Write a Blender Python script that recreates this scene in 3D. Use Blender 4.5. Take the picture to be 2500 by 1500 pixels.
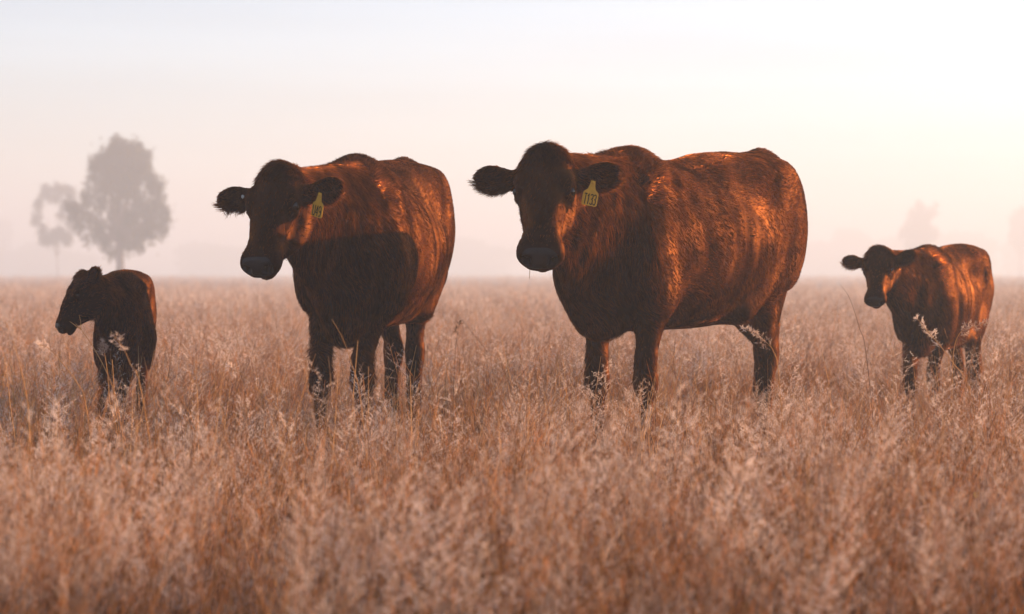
import bpy, bmesh, math, random
import numpy as np
from mathutils import Vector, Matrix, Quaternion

for o in list(bpy.data.objects):
    bpy.data.objects.remove(o)
sc = bpy.context.scene
COL = sc.collection
R = math.radians

# ------------------------------------------------------------------ camera
F_MM, HC, HZ = 85.0, 0.85, 668.0          # lens, camera height, horizon row in the 2500x1500 frame
FPX = 2500 * F_MM / 36.0
cam_d = bpy.data.cameras.new('camera')
cam = bpy.data.objects.new('camera', cam_d)
COL.objects.link(cam)
cam.location = (0, 0, HC)
PITCH = math.atan((750 - HZ) / FPX)
cam.rotation_euler = (R(90) - PITCH, 0, 0)
cam_d.lens = F_MM
cam_d.sensor_width = 36
cam_d.clip_start = 0.1
cam_d.clip_end = 6000
cam_d.dof.use_dof = True
cam_d.dof.focus_distance = 9.3
cam_d.dof.aperture_fstop = 4.0
sc.camera = cam

# ------------------------------------------------------------------ sky, sun, exposure
SUN_EL, SUN_AZ = R(12.5), R(26.0)         # azimuth: behind pure right, towards +Y
sun_dir = Vector((math.cos(SUN_AZ) * math.cos(SUN_EL), math.sin(SUN_AZ) * math.cos(SUN_EL), math.sin(SUN_EL)))
w = bpy.data.worlds.new('World')
sc.world = w
w.use_nodes = True
nt = w.node_tree
nt.nodes.clear()
sky = nt.nodes.new('ShaderNodeTexSky')
sky.sky_type = 'NISHITA'
sky.sun_disc = False
sky.sun_elevation = SUN_EL
sky.sun_rotation = math.atan2(sun_dir.x, sun_dir.y)
sky.air_density = 1.0
sky.dust_density = 1.0
sky.ozone_density = 1.0
hs = nt.nodes.new('ShaderNodeHueSaturation')
hs.inputs['Saturation'].default_value = 0.7
bg = nt.nodes.new('ShaderNodeBackground')
bg.inputs['Strength'].default_value = 0.077
wo = nt.nodes.new('ShaderNodeOutputWorld')
nt.links.new(sky.outputs['Color'], hs.inputs['Color'])
tint = nt.nodes.new('ShaderNodeMix')
tint.data_type = 'RGBA'
tint.blend_type = 'MULTIPLY'
tint.inputs['Factor'].default_value = 1.0
for sk in tint.inputs:
    if sk.type == 'RGBA' and sk.name == 'B':
        sk.default_value = (0.95, 1.08, 1.36, 1)
nt.links.new(hs.outputs['Color'], [k for k in tint.inputs if k.type == 'RGBA' and k.name == 'A'][0])
# very thin, faint streaks of high cloud
wtc = nt.nodes.new('ShaderNodeTexCoord')
wmp = nt.nodes.new('ShaderNodeMapping')
wmp.inputs['Scale'].default_value = (1.5, 1.5, 30.0)
wmp.inputs['Rotation'].default_value = (0.0, 0.03, 0.0)
wns = nt.nodes.new('ShaderNodeTexNoise')
wns.inputs['Scale'].default_value = 2.2
wns.inputs['Detail'].default_value = 5.0
wmr = nt.nodes.new('ShaderNodeMapRange')
wmr.inputs['From Min'].default_value = 0.3; wmr.inputs['From Max'].default_value = 0.7
wmr.inputs['To Min'].default_value = 0.93; wmr.inputs['To Max'].default_value = 1.06
wsc = nt.nodes.new('ShaderNodeVectorMath'); wsc.operation = 'SCALE'
nt.links.new(wtc.outputs['Generated'], wmp.inputs['Vector'])
nt.links.new(wmp.outputs['Vector'], wns.inputs['Vector'])
nt.links.new(wns.outputs['Fac'], wmr.inputs['Value'])
nt.links.new([k for k in tint.outputs if k.type == 'RGBA'][0], wsc.inputs[0])
nt.links.new(wmr.outputs[0], wsc.inputs['Scale'])
nt.links.new(wsc.outputs[0], bg.inputs['Color'])
nt.links.new(bg.outputs['Background'], wo.inputs['Surface'])

sun_l = bpy.data.lights.new('sun', 'SUN')
sun_l.energy = 5.0
sun_l.angle = R(0.6)
sun_l.color = (1.0, 0.57, 0.29)
sun = bpy.data.objects.new('sun', sun_l)
COL.objects.link(sun)
sun.rotation_euler = sun_dir.to_track_quat('Z', 'Y').to_euler()

sc.view_settings.view_transform = 'Standard'
sc.view_settings.look = 'None'
sc.view_settings.exposure = 1.43
sc.view_settings.gamma = 1.0
sc.view_settings.use_curve_mapping = False
sc.render.engine = 'CYCLES'
cy = sc.cycles
cy.max_bounces = 6
cy.diffuse_bounces = 2
cy.glossy_bounces = 2
cy.transmission_bounces = 3
cy.transparent_max_bounces = 4
cy.volume_bounces = 2
cy.use_denoising = True
try:
    cy.denoiser = 'OPENIMAGEDENOISE'
except Exception:
    pass
cy.caustics_reflective = False
cy.caustics_refractive = False
cy.sample_clamp_indirect = 6
sc.render.film_transparent = False
try:
    sc.cycles_curves.shape = 'RIBBONS'
    sc.cycles_curves.subdivisions = 2
except Exception:
    pass

HAIR = True
GRASS = True
rng = np.random.default_rng(7)
random.seed(7)

# ------------------------------------------------------------------ helpers
def pw(px, py, Y):
    """world point seen at pixel (px, py) of the 2500x1500 frame at depth Y (horizon-row convention)"""
    return Vector(((px - 1250) / FPX * Y, Y, HC + (HZ - py) / FPX * Y))

def mesh_obj(name, verts, faces, mats, parent=None, smooth=False, fmat=None):
    me = bpy.data.meshes.new(name)
    verts = np.asarray(verts, dtype=np.float32)
    if isinstance(faces, np.ndarray):
        nf, k = faces.shape
        me.vertices.add(len(verts))
        me.vertices.foreach_set('co', verts.ravel())
        me.loops.add(nf * k)
        me.loops.foreach_set('vertex_index', faces.astype(np.int32).ravel())
        me.polygons.add(nf)
        me.polygons.foreach_set('loop_start', np.arange(0, nf * k, k, dtype=np.int32))
        me.polygons.foreach_set('loop_total', np.full(nf, k, dtype=np.int32))
        if fmat is not None:
            me.polygons.foreach_set('material_index', fmat.astype(np.int32))
        me.update(calc_edges=True)
    else:
        me.from_pydata([tuple(v) for v in verts], [], faces)
        me.update()
    me.polygons.foreach_set('use_smooth', np.full(len(me.polygons), smooth))
    for m in (mats if isinstance(mats, (list, tuple)) else [mats]):
        me.materials.append(m)
    o = bpy.data.objects.new(name, me)
    COL.objects.link(o)
    if parent:
        o.parent = parent
    return o

def bm_obj(name, bm, mats, parent=None, smooth=True):
    me = bpy.data.meshes.new(name)
    bm.to_mesh(me)
    bm.free()
    for p in me.polygons:
        p.use_smooth = smooth
    for m in (mats if isinstance(mats, (list, tuple)) else [mats]):
        me.materials.append(m)
    o = bpy.data.objects.new(name, me)
    COL.objects.link(o)
    if parent:
        o.parent = parent
    return o

def tag(o, label=None, cat=None, group=None, kind=None):
    if label: o['label'] = label
    if cat: o['category'] = cat
    if group: o['group'] = group
    if kind: o['kind'] = kind

def empty(name, loc, rz=0.0):
    o = bpy.data.objects.new(name, None)
    COL.objects.link(o)
    o.location = loc
    o.rotation_euler = (0, 0, rz)
    o.empty_display_size = 0.2
    return o

def new_mat(name):
    m = bpy.data.materials.new(name)
    m.use_nodes = True
    t = m.node_tree
    t.nodes.clear()
    out = t.nodes.new('ShaderNodeOutputMaterial')
    return m, t, out

def N(t, typ, **kw):
    n = t.nodes.new(typ)
    for k, v in kw.items():
        if k.startswith('_'):
            setattr(n, k[1:], v)
        else:
            n.inputs[k.replace('__', ' ')].default_value = v
    return n

def ramp(t, fac, stops):
    r = t.nodes.new('ShaderNodeValToRGB')
    el = r.color_ramp.elements
    while len(el) > 1:
        el.remove(el[-1])
    el[0].position, el[0].color = stops[0][0], (*stops[0][1], 1)
    for p, c in stops[1:]:
        e = el.new(p)
        e.color = (*c, 1)
    t.links.new(fac, r.inputs['Fac'])
    return r

# ------------------------------------------------------------------ materials
def mat_skin():
    """short dark coat lying on the body: matt black-brown under-coat with a warm, broken sheen from the guard hairs"""
    m, t, out = new_mat('cow_coat')
    tc = N(t, 'ShaderNodeTexCoord')
    def mapped(sc3):
        mp = N(t, 'ShaderNodeMapping')
        mp.inputs['Scale'].default_value = sc3
        t.links.new(tc.outputs['Object'], mp.inputs['Vector'])
        return mp.outputs['Vector']
    patch = N(t, 'ShaderNodeTexNoise', Scale=6.0, Detail=5.0, Roughness=0.6)
    t.links.new(mapped((1.2, 1.2, 0.7)), patch.inputs['Vector'])
    warp = N(t, 'ShaderNodeTexNoise', Scale=5.0, Detail=2.0)
    t.links.new(tc.outputs['Object'], warp.inputs['Vector'])
    va = t.nodes.new('ShaderNodeVectorMath'); va.operation = 'MULTIPLY_ADD'
    va.inputs[1].default_value = (0.12, 0.12, 0.12)
    t.links.new(warp.outputs['Color'], va.inputs[0]); t.links.new(tc.outputs['Object'], va.inputs[2])
    mp = N(t, 'ShaderNodeMapping')
    mp.inputs['Scale'].default_value = (1.0, 1.0, 0.28)
    mp.inputs['Rotation'].default_value = (0, R(22), 0)
    t.links.new(va.outputs[0], mp.inputs['Vector'])
    fine = N(t, 'ShaderNodeTexNoise', Scale=75.0, Detail=3.0, Roughness=0.6)
    clmp = N(t, 'ShaderNodeTexNoise', Scale=26.0, Detail=4.0, Roughness=0.6)
    t.links.new(mp.outputs['Vector'], fine.inputs['Vector'])
    t.links.new(mp.outputs['Vector'], clmp.inputs['Vector'])
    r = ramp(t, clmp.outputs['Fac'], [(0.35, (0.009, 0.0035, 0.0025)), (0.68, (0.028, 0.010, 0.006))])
    d = N(t, 'ShaderNodeBsdfDiffuse', Roughness=1.0)
    t.links.new(r.outputs['Color'], d.inputs['Color'])
    g = N(t, 'ShaderNodeBsdfAnisotropic')
    g.distribution = 'GGX'
    g.inputs['Roughness'].default_value = 0.64
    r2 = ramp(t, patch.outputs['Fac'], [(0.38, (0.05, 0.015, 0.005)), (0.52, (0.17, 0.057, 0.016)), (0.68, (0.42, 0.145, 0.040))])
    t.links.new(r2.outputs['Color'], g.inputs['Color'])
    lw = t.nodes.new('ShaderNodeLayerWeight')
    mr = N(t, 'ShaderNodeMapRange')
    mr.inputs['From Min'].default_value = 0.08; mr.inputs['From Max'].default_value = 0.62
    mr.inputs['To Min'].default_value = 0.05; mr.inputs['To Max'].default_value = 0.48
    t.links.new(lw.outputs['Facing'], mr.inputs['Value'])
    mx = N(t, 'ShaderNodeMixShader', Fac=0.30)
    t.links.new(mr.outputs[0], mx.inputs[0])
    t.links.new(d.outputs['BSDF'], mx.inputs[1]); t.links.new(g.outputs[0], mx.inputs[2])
    b1 = N(t, 'ShaderNodeBump', Strength=0.75, Distance=0.007)
    b2 = N(t, 'ShaderNodeBump', Strength=0.6, Distance=0.003)
    t.links.new(clmp.outputs['Fac'], b1.inputs['Height'])
    t.links.new(fine.outputs['Fac'], b2.inputs['Height'])
    t.links.new(b1.outputs['Normal'], b2.inputs['Normal'])
    t.links.new(b2.outputs['Normal'], g.inputs['Normal'])
    t.links.new(b1.outputs['Normal'], d.inputs['Normal'])
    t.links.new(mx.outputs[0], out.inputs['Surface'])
    return m

def mat_hair(name, refl=(0.085, 0.029, 0.012), trans=(0.55, 0.18, 0.04)):
    """dark coat hair: warm-tinted surface reflection and red-brown light passing through the strands"""
    m, t, out = new_mat(name)
    inf = t.nodes.new('ShaderNodeHairInfo')
    tc = N(t, 'ShaderNodeTexCoord')
    mp = N(t, 'ShaderNodeMapping')
    mp.inputs['Scale'].default_value = (1.3, 1.3, 0.7)
    t.links.new(tc.outputs['Object'], mp.inputs['Vector'])
    ns = N(t, 'ShaderNodeTexNoise', Scale=7.0, Detail=5.0, Roughness=0.62)
    t.links.new(mp.outputs['Vector'], ns.inputs['Vector'])
    mr = N(t, 'ShaderNodeMapRange')
    mr.inputs['From Min'].default_value = 0.36; mr.inputs['From Max'].default_value = 0.64
    mr.inputs['To Min'].default_value = 0.30; mr.inputs['To Max'].default_value = 1.35
    t.links.new(ns.outputs['Fac'], mr.inputs['Value'])
    def tinted(col):
        lo = tuple(c * .35 for c in col); hi = tuple(min(1, c * 1.6) for c in col)
        r = ramp(t, inf.outputs['Random'], [(0.0, lo), (1.0, hi)])
        vm = t.nodes.new('ShaderNodeVectorMath'); vm.operation = 'SCALE'
        t.links.new(r.outputs['Color'], vm.inputs[0]); t.links.new(mr.outputs[0], vm.inputs['Scale'])
        return vm.outputs[0]
    h1 = t.nodes.new('ShaderNodeBsdfHair'); h1.component = 'Reflection'
    h1.inputs['RoughnessU'].default_value = 0.75
    h1.inputs['RoughnessV'].default_value = 0.9
    t.links.new(tinted(refl), h1.inputs['Color'])
    h2 = t.nodes.new('ShaderNodeBsdfHair'); h2.component = 'Transmission'
    h2.inputs['RoughnessU'].default_value = 0.8
    h2.inputs['RoughnessV'].default_value = 0.7
    t.links.new(tinted(trans), h2.inputs['Color'])
    mx = N(t, 'ShaderNodeMixShader', Fac=0.32)
    t.links.new(h1.outputs[0], mx.inputs[1]); t.links.new(h2.outputs[0], mx.inputs[2])
    t.links.new(mx.outputs[0], out.inputs['Surface'])
    return m

def mat_simple(name, col, rough=0.5, spec=0.5, coat=0.0, bump=0.0, scale=60.0):
    m, t, out = new_mat(name)
    p = N(t, 'ShaderNodeBsdfPrincipled', Roughness=rough)
    tc = N(t, 'ShaderNodeTexCoord')
    n1 = N(t, 'ShaderNodeTexNoise', Scale=scale, Detail=4.0)
    t.links.new(tc.outputs['Object'], n1.inputs['Vector'])
    lo = tuple(c * 0.75 for c in col)
    r = ramp(t, n1.outputs['Fac'], [(0.3, lo), (0.7, col)])
    t.links.new(r.outputs['Color'], p.inputs['Base Color'])
    p.inputs['Specular IOR Level'].default_value = spec
    p.inputs['Coat Weight'].default_value = coat
    if bump > 0:
        b = N(t, 'ShaderNodeBump', Strength=bump, Distance=0.003)
        t.links.new(n1.outputs['Fac'], b.inputs['Height'])
        t.links.new(b.outputs['Normal'], p.inputs['Normal'])
    t.links.new(p.outputs['BSDF'], out.inputs['Surface'])
    return m

def mat_leafy(name, c0, c1, transl=0.4, scale=1.2, tcol=None, lo=0.32, hi=0.68):
    m, t, out = new_mat(name)
    tc = N(t, 'ShaderNodeTexCoord')
    n1 = N(t, 'ShaderNodeTexNoise', Scale=scale, Detail=5.0, Roughness=0.65)
    t.links.new(tc.outputs['Object'], n1.inputs['Vector'])
    r = ramp(t, n1.outputs['Fac'], [(lo, c0), (hi, c1)])
    d = N(t, 'ShaderNodeBsdfDiffuse')
    tr = N(t, 'ShaderNodeBsdfTranslucent')
    mx = N(t, 'ShaderNodeMixShader', Fac=transl)
    t.links.new(r.outputs['Color'], d.inputs['Color'])
    if tcol:
        tr.inputs['Color'].default_value = (*tcol, 1)
    else:
        t.links.new(r.outputs['Color'], tr.inputs['Color'])
    t.links.new(d.outputs['BSDF'], mx.inputs[1])
    t.links.new(tr.outputs['BSDF'], mx.inputs[2])
    t.links.new(mx.outputs['Shader'], out.inputs['Surface'])
    return m

M_SKIN = mat_skin()
M_HAIR = mat_hair('cow_hair')
M_NOSE = mat_simple('wet_nose', (0.008, 0.006, 0.008), 0.45, 0.28, 0.0, 0.6, 260.0)
M_EYE = mat_simple('eye_gloss', (0.006, 0.004, 0.003), 0.08, 0.45, 0.0)
M_HOOF = mat_simple('hoof_horn', (0.03, 0.022, 0.018), 0.5)
M_TAG = mat_simple('tag_plastic', (0.70, 0.38, 0.03), 0.55, 0.3, 0.0, 0.05, 30.0)
M_INK = mat_simple('tag_ink', (0.012, 0.014, 0.012), 0.6, 0.2)
M_STEEL = mat_simple('button_plastic', (0.55, 0.55, 0.5), 0.35, 0.5)

# ------------------------------------------------------------------ implicit surface kit
class Field:
    def __init__(s, lo, hi, h):
        s.lo = np.array(lo, np.float32); s.h = h
        s.n = np.ceil((np.array(hi) - s.lo) / h).astype(int) + 1
        s.a = np.full(s.n, 1.0, np.float32)
        s.ax = [s.lo[i] + h * np.arange(s.n[i], dtype=np.float32) for i in range(3)]

    def region(s, blo, bhi):
        sl = []
        for i in range(3):
            i0 = max(0, int(math.floor((blo[i] - s.lo[i]) / s.h)))
            i1 = min(s.n[i], int(math.ceil((bhi[i] - s.lo[i]) / s.h)) + 1)
            if i1 <= i0:
                return None, None
            sl.append(slice(i0, i1))
        g = np.meshgrid(*[s.ax[i][sl[i]] for i in range(3)], indexing='ij')
        return tuple(sl), np.stack(g, -1)

    def put(s, fn, blo, bhi, k, sub=False):
        m = k + 0.03
        sl, P = s.region([b - m for b in blo], [b + m for b in bhi])
        if sl is None:
            return
        d = fn(P)
        a = s.a[sl]
        if sub:
            d = -d
            hh = np.maximum(k - np.abs(a - d), 0) / k
            s.a[sl] = np.maximum(a, d) + hh * hh * k * 0.25
        else:
            hh = np.maximum(k - np.abs(a - d), 0) / k
            s.a[sl] = np.minimum(a, d) - hh * hh * k * 0.25

    def cone(s, a, b, ra, rb, k=0.04, sub=False, sq=None):
        """round cone; sq=(axis, factor) squeezes the distance along a unit axis (factor>1 = thinner)"""
        a = np.array(a, np.float32); b = np.array(b, np.float32)
        r = max(ra, rb)
        ab = b - a; L2 = float(ab @ ab) + 1e-9
        def fn(P):
            q = P - a
            t = np.clip((q @ ab) / L2, 0, 1)
            v = q - t[..., None] * ab
            if sq is not None:
                ax = np.array(sq[0], np.float32)
                c = v @ ax
                d = np.sqrt(np.maximum((v * v).sum(-1) + c * c * (sq[1] ** 2 - 1), 1e-9))
            else:
                d = np.sqrt((v * v).sum(-1) + 1e-9)
            return d - (ra + (rb - ra) * t)
        s.put(fn, np.minimum(a, b) - r, np.maximum(a, b) + r, k, sub)

    def ell(s, c, r, M=None, k=0.05, sub=False):
        """ellipsoid, M = 3x3 whose rows are its axes"""
        c = np.array(c, np.float32); r = np.array(r, np.float32)
        M = np.eye(3, dtype=np.float32) if M is None else np.array(M, np.float32)
        R_ = float(r.max())
        ext = np.sqrt(((M * r[:, None]) ** 2).sum(0))
        def fn(P):
            q = (P - c) @ M.T
            k0 = np.sqrt(((q / r) ** 2).sum(-1)) + 1e-6
            k1 = np.sqrt(((q / (r * r)) ** 2).sum(-1)) + 1e-6
            return k0 * (k0 - 1) / k1
        s.put(fn, c - ext, c + ext, k, sub)

    def loft(s, o, M, st, k=0.05, blo=None, bhi=None, nu=2.0, nd=2.3, mid=0.45):
        """stations (x, top, bottom, half width) along M[0]; M[1] lateral, M[2] up"""
        o = np.array(o, np.float32); M = np.array(M, np.float32)
        st = np.array(st, np.float32)
        def fn(P):
            q = (P - o) @ M.T
            xs = st[:, 0]
            x = q[..., 0]
            top = smooth_interp(x, xs, st[:, 1]); bot = smooth_interp(x, xs, st[:, 2]); wd = smooth_interp(x, xs, st[:, 3])
            zc = bot + (top - bot) * mid
            up = q[..., 2] - zc
            hz = np.where(up > 0, top - zc, zc - bot)
            e = np.where(up > 0, nu, nd)
            u = np.abs(up) / hz; v = np.abs(q[..., 1]) / wd
            rr = np.power(np.power(u, e) + np.power(v, e) + 1e-9, 1 / e)
            d = (rr - 1) * np.minimum(hz, wd)
            over = np.maximum(xs[0] - x, x - xs[-1])
            return np.where(over > 0, np.maximum(d, 0) + over, d)
        if blo is None:
            c = []
            for q in st:
                for y in (-1, 1):
                    for z in (q[1], q[2]):
                        c.append(o + q[0] * M[0] + y * q[3] * M[1] + z * M[2])
            c = np.array(c); blo = c.min(0); bhi = c.max(0)
        s.put(fn, blo, bhi, k)

def smooth_interp(x, xs, ys):
    # monotone-ish cubic (Catmull-Rom slopes) lookup through a fine table
    n = 400
    tx = np.linspace(xs[0], xs[-1], n)
    m = np.gradient(ys, xs)
    i = np.clip(np.searchsorted(xs, tx) - 1, 0, len(xs) - 2)
    h = xs[i + 1] - xs[i]; t = (tx - xs[i]) / h
    y = ((2 * t**3 - 3 * t**2 + 1) * ys[i] + (t**3 - 2 * t**2 + t) * h * m[i]
         + (-2 * t**3 + 3 * t**2) * ys[i + 1] + (t**3 - t**2) * h * m[i + 1])
    y = np.clip(y, ys.min() * 1.02 if ys.min() < 0 else ys.min() * 0.98, None)
    return np.interp(x, tx, y).astype(np.float32)

def surface_nets(F):
    a = F.a
    n = np.array(a.shape)
    ins = a < 0
    cs = [ins[i:n[0]-1+i, j:n[1]-1+j, k:n[2]-1+k] for i in (0, 1) for j in (0, 1) for k in (0, 1)]
    s = np.zeros(cs[0].shape, np.int8)
    for c in cs: s += c
    act = (s > 0) & (s < 8)
    idx = np.full(act.shape, -1, np.int64)
    ijk = np.argwhere(act)
    idx[act] = np.arange(len(ijk))
    pos = np.zeros((len(ijk), 3)); cnt = np.zeros(len(ijk))
    I, J, K = ijk.T
    corners = [(i, j, k) for i in (0, 1) for j in (0, 1) for k in (0, 1)]
    for c0 in corners:
        for ax in range(3):
            if c0[ax] == 1: continue
            c1 = list(c0); c1[ax] = 1
            v0 = a[I + c0[0], J + c0[1], K + c0[2]]; v1 = a[I + c1[0], J + c1[1], K + c1[2]]
            m = (v0 < 0) != (v1 < 0)
            t = np.where(m, v0 / np.where(m, v0 - v1, 1), 0)
            p = np.zeros((len(ijk), 3)); p[:] = c0
            p[:, ax] += t
            pos[m] += p[m]; cnt[m] += 1
    pos = pos / cnt[:, None] + ijk
    V = F.lo + pos * F.h
    faces = []
    for ax in range(3):
        b, c = [(1, 2), (2, 0), (0, 1)][ax]
        sl0 = [slice(1, n[i] - 1) for i in range(3)]; sl0[ax] = slice(0, n[ax] - 1)
        sl1 = list(sl0); sl1[ax] = slice(1, n[ax])
        v0 = ins[tuple(sl0)]; v1 = ins[tuple(sl1)]
        cr = np.argwhere(v0 != v1)
        g = cr.copy()
        g[:, b] += 1; g[:, c] += 1
        flip = v0[tuple(cr.T)]
        q = []
        for db, dc in ((-1, -1), (0, -1), (0, 0), (-1, 0)):
            h = g.copy(); h[:, b] += db; h[:, c] += dc
            q.append(idx[h[:, 0], h[:, 1], h[:, 2]])
        q = np.stack(q, 1)
        q[~flip] = q[~flip][:, ::-1]
        faces.append(q)
    return V, np.concatenate(faces)
#COWS
# ------------------------------------------------------------------ cattle
def rot_frame(yaw, pitch, roll=0.0):
    """head frame in the cow's own axes: rows = a (poll to muzzle), l (animal's left), n (forehead normal)"""
    h = Vector((math.cos(yaw), math.sin(yaw), 0))
    a = h * math.cos(pitch) + Vector((0, 0, -math.sin(pitch)))
    n = h * math.sin(pitch) + Vector((0, 0, math.cos(pitch)))
    l = n.cross(a)
    if roll:
        q = Quaternion(a, roll)
        l.rotate(q); n.rotate(q)
    return np.array([a, l, n], np.float32)

class Cow:
    pass

def unit(v):
    v = np.array(v, np.float32)
    return v / np.linalg.norm(v)

def build_cow(P, name):
    """P: parameters in metres in the animal's own frame: +x forward, +y its left, z up, ground z=0"""
    s = P['s']; calf = P.get('calf', False)
    wf = P.get('wf', 1.0)
    h = P.get('vox', 0.0085)
    poll = np.array(P['poll'], np.float32)
    HM = rot_frame(P['yaw'], P['pitch'], P.get('roll', 0))
    hs_ = P['hs']
    LF = P.get('lf', .87)
    hp = lambda a, l, n: poll + hs_ * (a * LF * HM[0] + l * HM[1] + n * HM[2])
    ext = [poll, hp(.6, 0, 0), hp(0, .36, .1), hp(0, -.36, .1)]
    lo = np.minimum.reduce([np.array((-1.05 * s, -.45 * s, 0.0))] + ext) - .1
    hi = np.maximum.reduce([np.array((.95 * s, .45 * s, 1.5 * s))] + ext) + .1
    lo[2] = 0.0 - 0.03
    F = Field(lo, hi, h)
    S = lambda x, y, z: (s * x, s * y * wf, s * z)
    I3 = np.eye(3)
    # trunk
    if calf:
        tr = [(-.80, 1.20, 1.06, .04), (-.77, 1.30, .98, .11), (-.70, 1.395, .90, .17), (-.60, 1.415, .82, .215), (-.45, 1.40, .75, .24),
              (-.25, 1.36, .70, .265), (-.05, 1.335, .66, .28), (.15, 1.32, .64, .275), (.30, 1.33, .63, .25), (.45, 1.345, .63, .225),
              (.58, 1.30, .65, .20), (.68, 1.19, .70, .165), (.77, 1.06, .80, .10), (.80, .98, .86, .05)]
    else:
        tr = [(-.85, 1.22, 1.06, .04), (-.82, 1.33, .98, .11), (-.75, 1.425, .90, .18), (-.64, 1.425, .82, .235), (-.48, 1.400, .74, .275),
              (-.25, 1.372, .67, .315), (-.05, 1.345, .645, .335), (.15, 1.33, .63, .325), (.30, 1.335, .62, .29), (.45, 1.35, .62, .25),
              (.58, 1.31, .625, .225), (.70, 1.20, .65, .185), (.80, 1.06, .74, .12), (.84, .98, .80, .06)]
    tr = [(x * s, t * s, b * s, wd * s * wf) for x, t, b, wd in tr]
    F.loft((0, 0, 0), [(1, 0, 0), (0, 1, 0), (0, 0, 1)], tr, k=.02, nu=1.8, nd=2.1, mid=.46)
    # withers, loin and pelvis
    F.ell(S(.42, 0, 1.265), S(.17, .05, .07), k=.09 * s)
    F.cone(S(.35, 0, 1.31), S(-.5, 0, 1.345), .028 * s, .028 * s, k=.06 * s)
    for q in (-1, 1):
        F.ell(S(-.47, q * .185, 1.24), S(.15, .055, .10), k=.14 * s)                      # hook bone
        F.ell(S(-.79, q * .105, 1.26), S(.045, .04, .045), k=.08 * s)                     # pin bone
        Mt = np.array([unit((.10, 0, .99)), (0, 1, 0), unit((-.99, 0, .10))])
        F.ell(S(-.60, q * .170, 1.05), S(.28, .10, .20), M=Mt, k=.08 * s)                 # thigh
        Ms = np.array([unit((-.28, -.14 * q, .95)), unit((0, 1, q * .15)), unit((.95, 0, .28))])
        F.ell(S(.47, q * .178, .97), S(.26, .070, .13), M=Ms, k=.085 * s)               # shoulder blade
        F.ell(S(.57, q * .155, .88), S(.13, .09, .13), k=.06 * s)                         # point of shoulder
        F.ell(S(-.27, q * (.345 if not calf else .285), 1.20), S(.12, .036, .07), k=.10 * s, sub=True)
        F.ell(S(.265, q * (.385 if not calf else .30), .95), S(.045, .062, .26), k=.07 * s, sub=True)
        F.ell(S(-.42, q * .10, 1.285), S(.28, .09, .06), k=.12 * s)                       # rump plane
        F.ell(S(.38, q * .10, 1.22), S(.15, .065, .08), k=.10 * s)                        # behind the withers
        # flank fold running down to the stifle
        F.cone(S(-.20, q * .19, .70), S(-.44, q * .18, .86), .05 * s, .07 * s, k=.08 * s)
    F.ell(S(.64, 0, .71), S(.12, .10, .115), k=.07 * s)                                       # breast
    br = P.get('brisket', 0)
    if br:
        F.ell(S(.66, .0, .665), S(.12, .055, .13 * br), k=.08 * s)
    F.ell(S(-.05, 0, .73), S(.4, .2, .08), k=.08 * s)
    if not calf:
        F.ell(S(-.48, 0, .76), S(.14, .10, .09), k=.06 * s)                                   # udder
    # front legs
    for q, key in ((1, 'fl'), (-1, 'fr')):
        fx, fy = P[key][:2]
        kx = P[key][2] if len(P[key]) > 2 else 0.012
        ky = P[key][3] if len(P[key]) > 3 else 0.0
        E = np.array((.43 * s + .25 * (fx - .43 * s), q * .15 * s * wf * .6 + fy * .4, .76 * s))
        Sh = np.array((.54 * s, q * .15 * s * wf, .92 * s))
        K = np.array((fx + kx, fy + ky, .42 * s))
        F.cone(Sh, E, .10 * s, .082 * s, k=.05 * s)
        F.cone(E + np.array((.02, 0, .02)) * s, K + np.array((0, 0, .07 * s)), .082 * s, .042 * s, k=.04 * s, sq=((0, 1, 0), 1.15))
        F.cone(K + np.array((0, 0, .09 * s)), K - np.array((0, 0, .03 * s)), .042 * s, .042 * s, k=.03 * s)
        F.ell(K, S(.050, .047, .058), k=.03 * s)
        Ft = np.array((fx, fy, .15 * s))
        F.cone(K, Ft, .030 * s, .027 * s, k=.03 * s)
        F.ell(Ft, S(.042, .042, .04), k=.03 * s)
        F.cone(Ft, (fx + .04 * s, fy, .06 * s), .034 * s, .045 * s, k=.02 * s)
    # hind legs
    for q, key in ((1, 'hl'), (-1, 'hr')):
        fx, fy = P[key][:2]
        hx = P[key][2] if len(P[key]) > 2 else -.05
        hy = P[key][3] if len(P[key]) > 3 else 0.0
        Hp = np.array((-.60 * s, q * .13 * s * wf, 1.06 * s))
        St = np.array((-.50 * s + .3 * (fx + .62 * s), q * .15 * s * wf * .6 + fy * .4, .84 * s))
        Hk = np.array((fx + hx * s, fy + hy, .50 * s))
        F.cone(Hp, St, .145 * s, .11 * s, k=.07 * s, sq=((0, 1, 0), 1.25))
        F.cone(St, Hk + np.array((.01, 0, .04)) * s, .105 * s, .042 * s, k=.05 * s, sq=((0, 1, 0), 1.25))
        F.cone(np.array((-.73 * s, q * .11 * s * wf, 1.02 * s)), Hk + np.array((-.01, 0, .06)) * s, .115 * s, .032 * s, k=.06 * s, sq=((0, 1, 0), 1.4))
        F.cone(Hk + np.array((-.045, 0, .045)) * s, Hk + np.array((-.02, 0, -.05)) * s, .026 * s, .03 * s, k=.03 * s)
        F.ell(Hk, S(.050, .038, .065), k=.03 * s)
        Ft = np.array((fx, fy, .15 * s))
        F.cone(Hk, Ft, .042 * s, .032 * s, k=.03 * s)
        F.ell(Ft, S(.043, .042, .04), k=.03 * s)
        F.cone(Ft, (fx + .04 * s, fy, .06 * s), .035 * s, .046 * s, k=.02 * s)
    # neck
    nb = P.get('neck', 1.0)
    pm = hp(.05, 0, -.05); pj = hp(.15, 0, -.175)
    side = unit(np.cross((0, 0, 1), (poll - np.array(S(.5, 0, 1.1)))))
    F.cone(S(.40, 0, 1.24), pm, .115 * s * nb, .075 * hs_, k=.08 * s, sq=(side, 1.25))
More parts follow.
